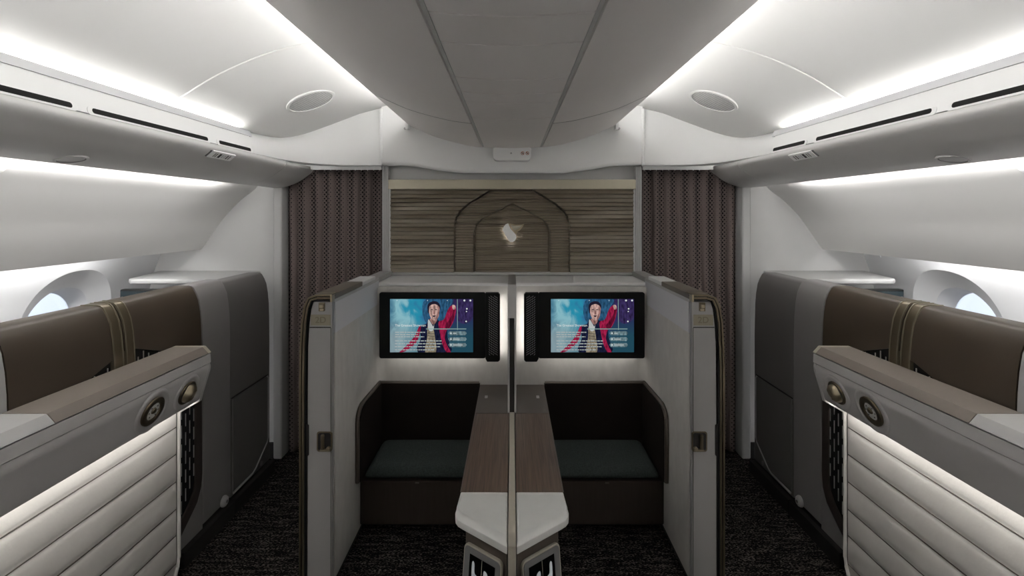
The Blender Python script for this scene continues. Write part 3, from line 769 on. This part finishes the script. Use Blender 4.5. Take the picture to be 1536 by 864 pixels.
    # cushion: rounded pillow-topped block
    def cf(u0,u1,y0,y1,z0,z1,r):
        m=MB(s); nx,ny=24,16
        def top(a,b):
            x=u0+(u1-u0)*a; y=y0+(y1-y0)*b
            ex=min(x-u0,u1-x); ey=min(y-y0,y1-y)
            f=lambda e:1-(1-min(e/r,1))**2
            g=math.sqrt(max(0,f(ex)*f(ey)))
            return (x,y,z0+(z1-z0)*(.45+.55*g)+.006*math.sin(PI*a)*math.sin(PI*b))
        m.grid(top,nx,ny); b0=len(m.v)
        per=[i for i in range(nx+1)]+[j*(nx+1)+nx for j in range(1,ny+1)]+[ny*(nx+1)+i for i in range(nx-1,-1,-1)]+[j*(nx+1) for j in range(ny-1,0,-1)]
        lowv=[(m.v[i][0],m.v[i][1],z0) for i in per]; m.v+=lowv; n=len(per)
        m.f+=[(per[i],per[(i+1)%n],b0+(i+1)%n,b0+i) for i in range(n)]+[tuple(range(b0+n-1,b0-1,-1))]
        return m
    cf(.196,.791,2.565,2.915,.270,.352,.05).build('seat_cushion', m_cush, ot, smooth=True, angle=60, sub=1)
    MB(s).box(.50,.52,2.572,2.578,.258,.264).build('pull_tab', m_rim, ot)

    # ---------------- console
    cn=thing('console','narrow walnut console with white resin tip, %s of the centre divider'%side,'console table',(s*.1,2.2,0),'centre consoles')
    Zc=.667
    MB(s).box(.0235,.190,2.498,2.918,Zc-.022,Zc).build('rear_panel', m_conl, cn, bevel=.002)
    MB(s).box(.015,.190,1.790,2.494,Zc-.022,Zc).build('wood_top', m_wood, cn, bevel=.0015)
    MB(s).box(.190,.1935,1.790,2.918,Zc-.024,Zc-.001).build('side_edging', m_rim, cn)
    tip=[(.0145,1.787),(.191,1.787),(.196,1.70),(.1975,1.672),(.194,1.650),(.184,1.632),(.168,1.618),(.0145,1.497)]
    MB(s).prism(tip,Zc-.030,Zc-.004,'z').build('resin_tip', m_resin, cn, bevel=.004, seg=3)
    inner=[(.024,1.778),(.183,1.778),(.187,1.700),(.183,1.682),(.172,1.668),(.024,1.553)]
    tp=bpy.data.objects['resin_tip'] if s<0 else bpy.data.objects['resin_tip.001']
    # raised rim
    rm=MB(s); A=tip; B=inner
    A2=[(.0145,1.787),(.191,1.787),(.196,1.70),(.194,1.655),(.168,1.618),(.0145,1.497)]
    n=len(A2); rm.add([(x,y,Zc-.004) for x,y in A2]+[(x+(bx-x)*.35,y+(by-y)*.35,Zc+.001) for (x,y),(bx,by) in zip(A2,B)]+[(bx,by,Zc-.003) for bx,by in B],
       [(i,(i+1)%n,n+(i+1)%n,n+i) for i in range(n)]+[(n+i,n+(i+1)%n,2*n+(i+1)%n,2*n+i) for i in range(n)])
    rm.build('raised_rim', m_resin, tp, smooth=True, angle=50)
    MB(s).box(.014,.150,1.80,2.917,0,Zc-.030).build('console_body', m_greyd, cn, bevel=.003)
    bt=MB(s).prism(rrect(.138,.154,2.70,2.735,.003),Zc,Zc+.003,'z').build('release_button', m_lgrey, cn, bevel=.0008)
    # ---------------- seat control
    sc=thing('seat_control','angled seat control panel under the white tip of the %s console'%side,'control panel',(s*.08,1.6,.3),'seat control panels')
    # plan direction along the tip edge
    p0=Vector((.157,1.628)); p1=Vector((.0145,1.518)); d=(p1-p0).normalized(); nrm=Vector((d.y,-d.x))
    if nrm.y>0: nrm=-nrm
    Lh=(p1-p0).length
    def CPt(a,z,o): q=p0+d*a+nrm*o; return (q.x,q.y,z)
    def slab3(poly,o0,o1,tilt=0.10,z0=.60):
        n=len(poly); m=MB(s)
        f=lambda a,z,o: CPt(a,z,o+(z0-z)*tilt)
        return m.add([f(a,z,o0) for a,z in poly]+[f(a,z,o1) for a,z in poly],[tuple(range(n)),tuple(range(2*n-1,n-1,-1))]+[(i,(i+1)%n,n+(i+1)%n,n+i) for i in range(n)])
    hs=MB(s); 
    plan=[(.157,1.628),(.0145,1.518),(.0145,1.795),(.150,1.795)]
    hs.prism(plan,0.0,.632,'z').build('housing', m_conl, sc, bevel=.004)
    slab3(rrect(.004,Lh-.014,.30,.598,.018),-.001,.010).build('bezel', m_strip, sc, bevel=.002)
    bz=slab3(rrect(.009,Lh-.019,.304,.593,.014),.008,.0120).build('face_plate', m_ctrl, sc, bevel=.001)
    ds=slab3([(.034,.574),(.142,.574),(.142,.33),(.034,.33)],.0118,.0135).build('touch_display', m_gloss, sc)
    slab3([(.0870,.574),(.0885,.574),(.0885,.33),(.0870,.33)],.0135,.0142).build('display_divider', m_beige, ds)
    slab3(smoothpoly([(.047,.553),(.056,.553),(.059,.524),(.070,.518),(.072,.505),(.056,.502),(.048,.508)],3),.0135,.0145).build('upright_seat_icon', m_icon, ds)
    slab3(smoothpoly([(.098,.546),(.110,.544),(.118,.532),(.132,.526),(.132,.512),(.108,.514),(.098,.522)],3),.0135,.0145).build('recline_seat_icon', m_icon, ds)
    # ---------------- seat armrests just reaching the bottom of the view
    for u,nm in ((.790,'outer'),(.208,'inner')):
        ar=thing('armrest','beige rounded armrest tip at the bottom edge, %s one of the %s suite'%(nm,side),'armrest',(s*u,1.2,0))
        pr=spl([(-.030,.56),(-.026,.592),(0,.601),(.026,.592),(.030,.56)],4)
        m=MB(s); n=len(pr); ys=[.85,1.39,1.44,1.464,1.476]; scl=[1,1,.93,.75,.35]
        m.add([(u+x*c,y,.56+(z-.56)*c) for y,c in zip(ys,scl) for x,z in pr],[(j*n+i,j*n+i+1,(j+1)*n+i+1,(j+1)*n+i) for j in range(4) for i in range(n-1)])
        m.add([(u+x,.85,z) for x,z in pr],[tuple(range(n))]); m.build('arm_pad', m_arm, ar, smooth=True)
        MB(s).box(u-.026,u+.026,.86,1.40,0,.56).build('arm_support', m_greyd, ar, bevel=.01)

# centre divider
dv=thing('privacy_divider','raised grey privacy divider with twin light rails standing between the screens','divider',(0,2.7,.667))
MB().box(-.0225,.0225,2.52,2.935,.668,1.335).build('divider_panel', m_divg, dv, bevel=.003)
MB().box(-.0225,-.0125,2.500,2.522,.668,1.16).box(.0125,.0225,2.500,2.522,.668,1.16).build('light_rails', m_divl, dv, bevel=.002)
MB().box(-.0225,.0225,2.500,2.522,1.16,1.335).build('upper_rail', m_divl, dv, bevel=.002)
MB().box(-.0120,.0120,2.506,2.521,.668,1.16).build('slot_channel', m_rubber, dv)
st=thing('console_spine','slim cream spine running between the two consoles and down their front','trim strip',(0,2,0))
MB().box(-.0125,.0125,1.484,2.498,.10,.673).build('spine_body', m_strip, st, bevel=.002)
MB().box(-.010,.010,1.488,2.498,0,.10).build('spine_foot', m_rubber, st)

# ------------------------------------------------------------------ outboard suites
SP=[(1.74,1.325),(1.735,1.334),(1.672,1.334),(1.655,1.330),(1.645,1.322),(1.630,1.295),(1.616,1.260),(1.606,1.20),(1.600,1.13),(1.597,1.02)]
def sp_x(z):
    zz=[p[1] for p in SP[3:]][::-1]; xx=[p[0] for p in SP[3:]][::-1]
    return interp(zz,xx,z) if z>1.02 else 1.597
for s,side in SIDES:
    # front and rear sliding doors: leather above a slotted grille
    def chev(y):      # lower border of the leather
        return interp([1.53,1.772,1.953,2.0,2.02,2.187,2.47],[.93,1.06,1.128,1.140,1.139,1.081,.985],y)
    for di,(y0,y1,ta,tb,where) in enumerate(((1.525,1.976,1.920,1.976,'nearer'),(1.986,2.470,1.986,2.040,'farther'))):
        dr=thing('suite_door','brown leather suite door, the %s of the pair along the %s aisle'%(where,side),'door',(s*1.62,(y0+y1)/2,0),'outboard suite doors')
        m=MB(s); ny=24
        pts=[]
        for j in range(ny+1):
            y=y0+(y1-y0)*j/ny; zb=chev(y)
            col_=[(x,z) for x,z in SP if z>zb+.002]+[(sp_x(zb),zb),(1.70,zb),(1.74,zb+.02)]
            # resample to a fixed count
            P=[Vector(p) for p in [(x,z) for x,z in SP[:8]]]
            low=[(sp_x(1.2+(zb-1.2)*k/4),1.2+(zb-1.2)*k/4) for k in range(1,5)]
            pts.append([(p.x,y,p.y) for p in P]+[(x,y,z) for x,z in low]+[(1.68,y,zb),(1.74,y,zb+.01)])
        n=len(pts[0]); vs=[p for r in pts for p in r]
        fs=[(j*n+i,j*n+(i+1)%n,(j+1)*n+(i+1)%n,(j+1)*n+i) for j in range(ny) for i in range(n)]+[tuple(range(n)),tuple(range(ny*n+n-1,ny*n-1,-1))]
        m.add(vs,fs); m.build('leather_panel', m_brown, dr, smooth=True, angle=40)
        # champagne stiles either side of the joint
        def stile(a,b,o,mt,nm):
            q=[(x-o,z+o) for x,z in SP]; low=[(1.597-o,.14)]; 
            pr=q+low+[(1.66,.14),(1.74,1.30)]
            MB(s).prism(pr,a,b,'y').build(nm, mt, dr, smooth=True, angle=35)
        w_=(tb-ta)
        if di==0:
            stile(ta+.006,ta+.012,.0035,m_bead,'bead'); stile(ta+.012,tb-.008,.002,m_golddk,'stile'); stile(tb-.008,tb-.002,.004,m_bead,'bead')
        else:
            stile(ta+.002,ta+.008,.004,m_bead,'bead'); stile(ta+.008,tb-.012,.002,m_golddk,'stile'); stile(tb-.012,tb-.006,.0035,m_bead,'bead')
        # grille panel below
        ga,gb=(y0,ta) if di==0 else (tb,2.425)
        pl=[(ga,.22 if di else .12)]
        gp=[(ga,.13),(ga,chev(ga)-.001)]+[(ga+(gb-ga)*k/6,chev(ga+(gb-ga)*k/6)-.001) for k in range(1,7)]
        if di: gp+= [(2.425,.36),(2.415,.31),(2.385,.27),(2.30,.20),(2.22,.15)]
        else: gp+=[(gb,.13)]
        MB(s).prism(gp,1.606,1.66,'x').build('grille_back', m_void, dr)
        if di:
            fo=[(2.425,chev(2.425)),(2.470,chev(2.47)),(2.478,.37),(2.470,.30),(2.44,.24),(2.30,.13),(2.22,.08),(2.22,.13)]
            fi=[(2.425,.36),(2.415,.31),(2.385,.27),(2.30,.20),(2.22,.15)]
            MB(s).prism([fo[0],fo[1],fo[2],fo[3],fo[4],fo[5],fo[6],fi[4],fi[3],fi[2],fi[1],fi[0]],1.598,1.66,'x').build('grille_frame', m_brownd, dr, bevel=.002)
        sl=MB(s); k=0; y=ga+.018
        while y<gb-.006:
            z=.20+(.045 if k%2 else 0)
            while z<1.13:
                yb=2.425 if di else 9
                zlo=interp([2.22,2.30,2.385,2.415,2.425],[.15,.20,.27,.31,.36],y) if di else .13
                if z>zlo+.012 and z+.062<chev(y)-.006: sl.box(1.6035,1.608,y,y+.0042,z,z+.062)
                elif z+.03<chev(y)-.006 and z+.062>=chev(y)-.006 : sl.box(1.6035,1.608,y,y+.0042,z,chev(y)-.008)
                z+=.092
            y+=.0300; k+=1
        sl.build('grille_slats', m_divl, dr)
        MB(s).box(1.66,1.70,y0+.002,y1-.002,.02,1.0).build('door_core', m_greyd, dr)
    # grey shell in front of and beyond the doors
    def shell(nm,lab,cat,y0,y1,prof,mt,group=None):
        t=thing(nm,lab,cat,(s*1.66,(y0+y1)/2,0),group); MB(s).prism(prof,y0,y1,'y').build('cabinet_body',mt,t,smooth=True,angle=25,bevel=.003); return t
    full=SP+[(1.596,.9),(1.596,.10),(1.64,.08),(1.74,.08)]
    t=shell('seat_shell','smooth grey seat shell ahead of the brown doors at the %s frame edge'%side,'seat shell',.55,1.521,full,m_lgrey)
    MB(s).box(1.62,1.74,.55,1.521,0,.08).build('plinth', m_rubber, t)
    t=shell('storage_cabinet','upright grey cabinet with a round bumper beside the %s brown doors'%side,'cabinet',2.482,2.722,full,m_grey)
    MB(s).box(1.57,1.60,2.30,2.722,.0,.078).box(1.60,1.74,2.482,2.722,0,.08).build('plinth', m_rubber, t)
    MB(s).prism([(2.482,.08),(2.482,.32),(2.476,.30),(2.44,.235),(2.30,.125),(2.22,.078),(2.22,.0),(2.482,0)],1.600,1.655,'x').build('skirt', m_grey, t)
    bp=MB(s).lathe([(0,.020),(.018,.019),(.026,.014),(.030,.006),(.030,0)],(1.596,2.655,.115),(-1,0,0),28).build('bumper', m_lgrey, t, smooth=True)
    MB(s).lathe([(0,.0225),(.008,.0225),(.008,.018)],(1.596,2.655,.115),(-1,0,0),16).build('bumper_screw', m_greyd, bp, smooth=True)
    # end cabinet
    pr2=[(x+.004,z-.014) for x,z in SP]+[(1.600,.9),(1.600,.09),(1.64,.08),(1.74,.08)]
    t=shell('end_cabinet','dark grey end cabinet with chamfered lower panel beside the %s curtain'%side,'cabinet',2.728,3.168,pr2,m_greyd)
    MB(s).box(1.57,1.62,2.728,3.175,0,.078).box(1.60,1.74,2.728,3.168,0,.08).build('plinth', m_rubber, t)
    lp=[(2.745,.645),(3.125,.645),(3.135,.635),(3.135,.245),(3.125,.225),(2.98,.125),(2.95,.115),(2.745,.115)]
    MB(s).prism(lp,1.594,1.602,'x').build('lower_panel', m_greyd, t, bevel=.002)
    MB(s).tube([(1.597,y,z) for y,z in [(3.128,.650),(3.140,.635),(3.140,.243),(3.128,.220),(2.985,.119),(2.95,.108),(2.75,.105)]],.006,8).build('panel_bead', m_lgrey, t, smooth=True)
    MB(s).box(1.595,1.602,2.735,3.14,.650,.656).build('panel_shadow_gap', m_rubber, t)
    MB(s).lathe([(0,.004),(.014,.003),(.014,-.002)],(1.600,3.06,.115),(-1,0,0),20).build('screw_cap', m_grey, t, smooth=True)
    # ledge and screen beyond
    t=thing('side_ledge','white rounded ledge against the bulkhead behind the %s cabinets'%side,'ledge',(s*2.0,3.1,1.27))
    MB(s).prism([(1.75,2.90),(2.31,2.90),(2.345,2.935),(2.36,3.0),(2.46,YE-.001),(1.75,YE-.001)],1.278,1.310,'z').build('ledge_top', m_ledge, t, bevel=.012, seg=4)
    t=thing('side_monitor','dark side monitor corner peeping over the %s leather door'%side,'monitor',(s*2.15,2.86,.9),'side suite monitors')
    MB(s).box(1.93,2.325,2.845,2.885,.90,1.256).build('monitor_frame', m_bezel, t, bevel=.006)
    MB(s).box(2.125,2.315,2.841,2.846,.93,1.246).build('screen', mat('dim_screen',(.02,.03,.035),.15), t)
    MB(s).box(1.94,2.10,2.835,2.848,.92,1.25).build('speaker_panel', m_ctrl, t, bevel=.003)
    sm=MB(s)
    for k in range(9): sm.box(2.26+.006*k,2.262+.006*k,2.838,2.842,1.19,1.215)
    sm.build('screen_caption', m_lgrey, t)
    MB(s).box(1.98,2.28,2.885,3.02,1.0,1.2).build('bracket', m_black, t)

    # ---------------- quilted partition in the foreground
    q=thing('quilted_partition','cream quilted partition with taupe cap and two controls, %s foreground'%side,'partition',(s*1.5,1.6,0),'quilted partitions')
    YQ=2.266
    def cap(y0,y1,e=0): return MB(s).prism([(1.59,1.050),(1.59,1.081),(1.447,1.081),(1.421,1.052),(1.421,1.050)],y0,y1,'y')
    cap(1.495,2.246).build('taupe_cap', m_browncap, q, bevel=.0015)
    cap(2.246,YQ+.002).build('cap_end', m_beige, q, bevel=.0015)
    cap(.35,1.4925).build('light_cap', m_lgrey, q, bevel=.0015)
    MB(s).box(1.430,1.585,.36,2.255,1.044,1.052).build('shadow_gap', m_void, q)
    MB(s).prism([(1.423,1.046),(1.420,1.004),(1.585,1.004),(1.585,1.046)],.35,YQ,'y').build('upper_rail', m_fascia, q, bevel=.002)
    # fascia: wedge with curled lower edge
    fz=[(1.424,1.002),(1.4205,.985),(1.423,.966),(1.456,.858),(1.460,.842),(1.466,.832),(1.478,.828),(1.585,.828),(1.585,1.002)]
    fa=MB(s).prism(fz,.35,YQ-.022,'y').build('fascia', m_fascia, q, smooth=True, angle=22, bevel=.002)
    MB(s).prism([(1.424,1.002),(1.4205,.985),(1.423,.966),(1.456,.858),(1.463,.825),(1.555,.772),(1.585,.772),(1.585,1.002)],YQ-.021,YQ,'y').build('fascia_end', m_fascia, q, bevel=.003)
    ax=Vector((-.9563,0,-.2922)); mid=lambda t:(1.423+.033*t,.966-.108*t)
    # dial with printed face
    x,z=mid(.48)
    hal=MB(s).lathe([(.090,-.002),(.086,.0035),(.076,.0045),(.069,.001),(.058,-.001),(.058,-.004)],(x,1.92,z),ax,48).build('dial_recess', m_fascia, q, smooth=True, angle=60)
    dl=MB(s).lathe([(.058,-.002),(.058,.005),(.055,.008),(.037,.009),(.034,.006),(.034,0)],(x,1.92,z),ax,48).build('dial_ring', m_golddk, q, smooth=True, angle=50)
    MB(s).lathe([(0,.005),(.030,.005),(.034,.003)],(x,1.92,z),ax,40).build('dial_face', m_dial, dl, smooth=True)
    bz=Vector((x,1.92,z))+ax*.005
    tt=ax.cross(Vector((0,1,0))).normalized()
    kn=MB(s).lathe([(0,.007),(.009,.0065),(.012,.003),(.013,.0)],bz+tt*-.003,ax,24).build('dial_button', m_golddk, dl, smooth=True)
    mk=MB(s)
    for a in (0,50,130,180,230,310):
        p=bz+(Vector((0,1,0))*math.cos(math.radians(a))+tt*math.sin(math.radians(a)))*.024
        mk.lathe([(0,.0016),(.003,.0016),(.003,0)],p,ax,10)
    mk.build('dial_marks', m_ctrl, dl)
    # turning lamp knob
    x,z=mid(.50); kc=Vector((x,2.125,z))
    MB(s).lathe([(.080,-.002),(.076,.0035),(.067,.0045),(.060,.001),(.051,-.001),(.051,-.004)],kc,ax,48).build('knob_recess', m_fascia, q, smooth=True, angle=60)
    kr=MB(s).lathe([(.051,-.002),(.051,.005),(.048,.008),(.043,.008),(.041,.003)],kc,ax,48).build('knob_ring', m_golddk, q, smooth=True, angle=50)
    ka=(ax+Vector((0,.25,-.1))).normalized()
    kb=MB(s).lathe([(.041,0),(.040,.012),(.034,.024),(.026,.030),(.023,.031),(.022,.026),(.017,.026),(.016,.031),(0,.034)],kc,ka,48).build('reading_lamp', m_gold, kr, smooth=True, angle=40)
    # quilt
    zq=[.816,.71,.584,.456,.328,.206,.075]
    prof=[(1.562,.826)]
    for a,b in zip(zq,zq[1:]):
        for k in range(9):
            t=k/9; e=.0065*(math.sin(PI*t)**.35 if 0<t<1 else 0); prof.append((1.566-e, a+(b-a)*t))
    prof.append((1.566,zq[-1])); prof.append((1.566,.03))
    ys=[.35,.8,1.2,1.6,2.0,2.15,2.19,2.215,2.228,2.236]
    m=MB(s); n=len(prof)
    for y in ys:
        f=min(1,max(0,(2.238-y)/.03))**.5
        m.v+=[(1.566-(1.566-x)*f+ .001*math.sin(y*23+z*31)*f,y,z) for x,z in prof]
    m.f=[(j*n+i,j*n+i+1,(j+1)*n+i+1,(j+1)*n+i) for j in range(len(ys)-1) for i in range(n-1)]
    m.build('quilted_panel', m_quilt, q, smooth=True, angle=50)
    se_=MB(s)
    for z in zq[1:]: se_.tube([(1.5645,y,z) for y in (.35,1.0,1.6,2.234)],.0022,6)
    se_.build('stitched_seams', m_conl, q)
    MB(s).tube([(1.557,2.244,.80),(1.557,2.244,.4),(1.557,2.244,.10),(1.557,2.235,.06),(1.557,2.22,.03)],.0075,10).build('piping', m_quilt, q, smooth=True)
    MB(s).box(1.567,1.590,.35,2.250,.0,1.044).build('partition_core', m_greyd, q)
    MB(s).box(1.482,1.505,.35,2.235,.8235,.8275).build('led_strip', e_quilt, q)

# ------------------------------------------------------------------ world, camera, view
w=bpy.data.worlds.new('World'); bpy.context.scene.world=w; w.use_nodes=True
bg=w.node_tree.nodes['Background']; bg.inputs[0].default_value=(.80,.86,.96,1); bg.inputs[1].default_value=.95
cd=bpy.data.cameras.new('camera'); cam=bpy.data.objects.new('camera',cd); col.objects.link(cam)
cam.location=(0,0,H); cam.rotation_euler=(PI/2,0,0)
cd.sensor_fit='HORIZONTAL'; cd.sensor_width=36; cd.lens=36*F/1536; cd.shift_y=-(432-322)/1536; cd.clip_start=.05
sc=bpy.context.scene; sc.camera=cam
sc.view_settings.view_transform='Standard'; sc.view_settings.look='None'; sc.view_settings.gamma=1; sc.view_settings.exposure=0.60
sc.view_settings.use_curve_mapping=False
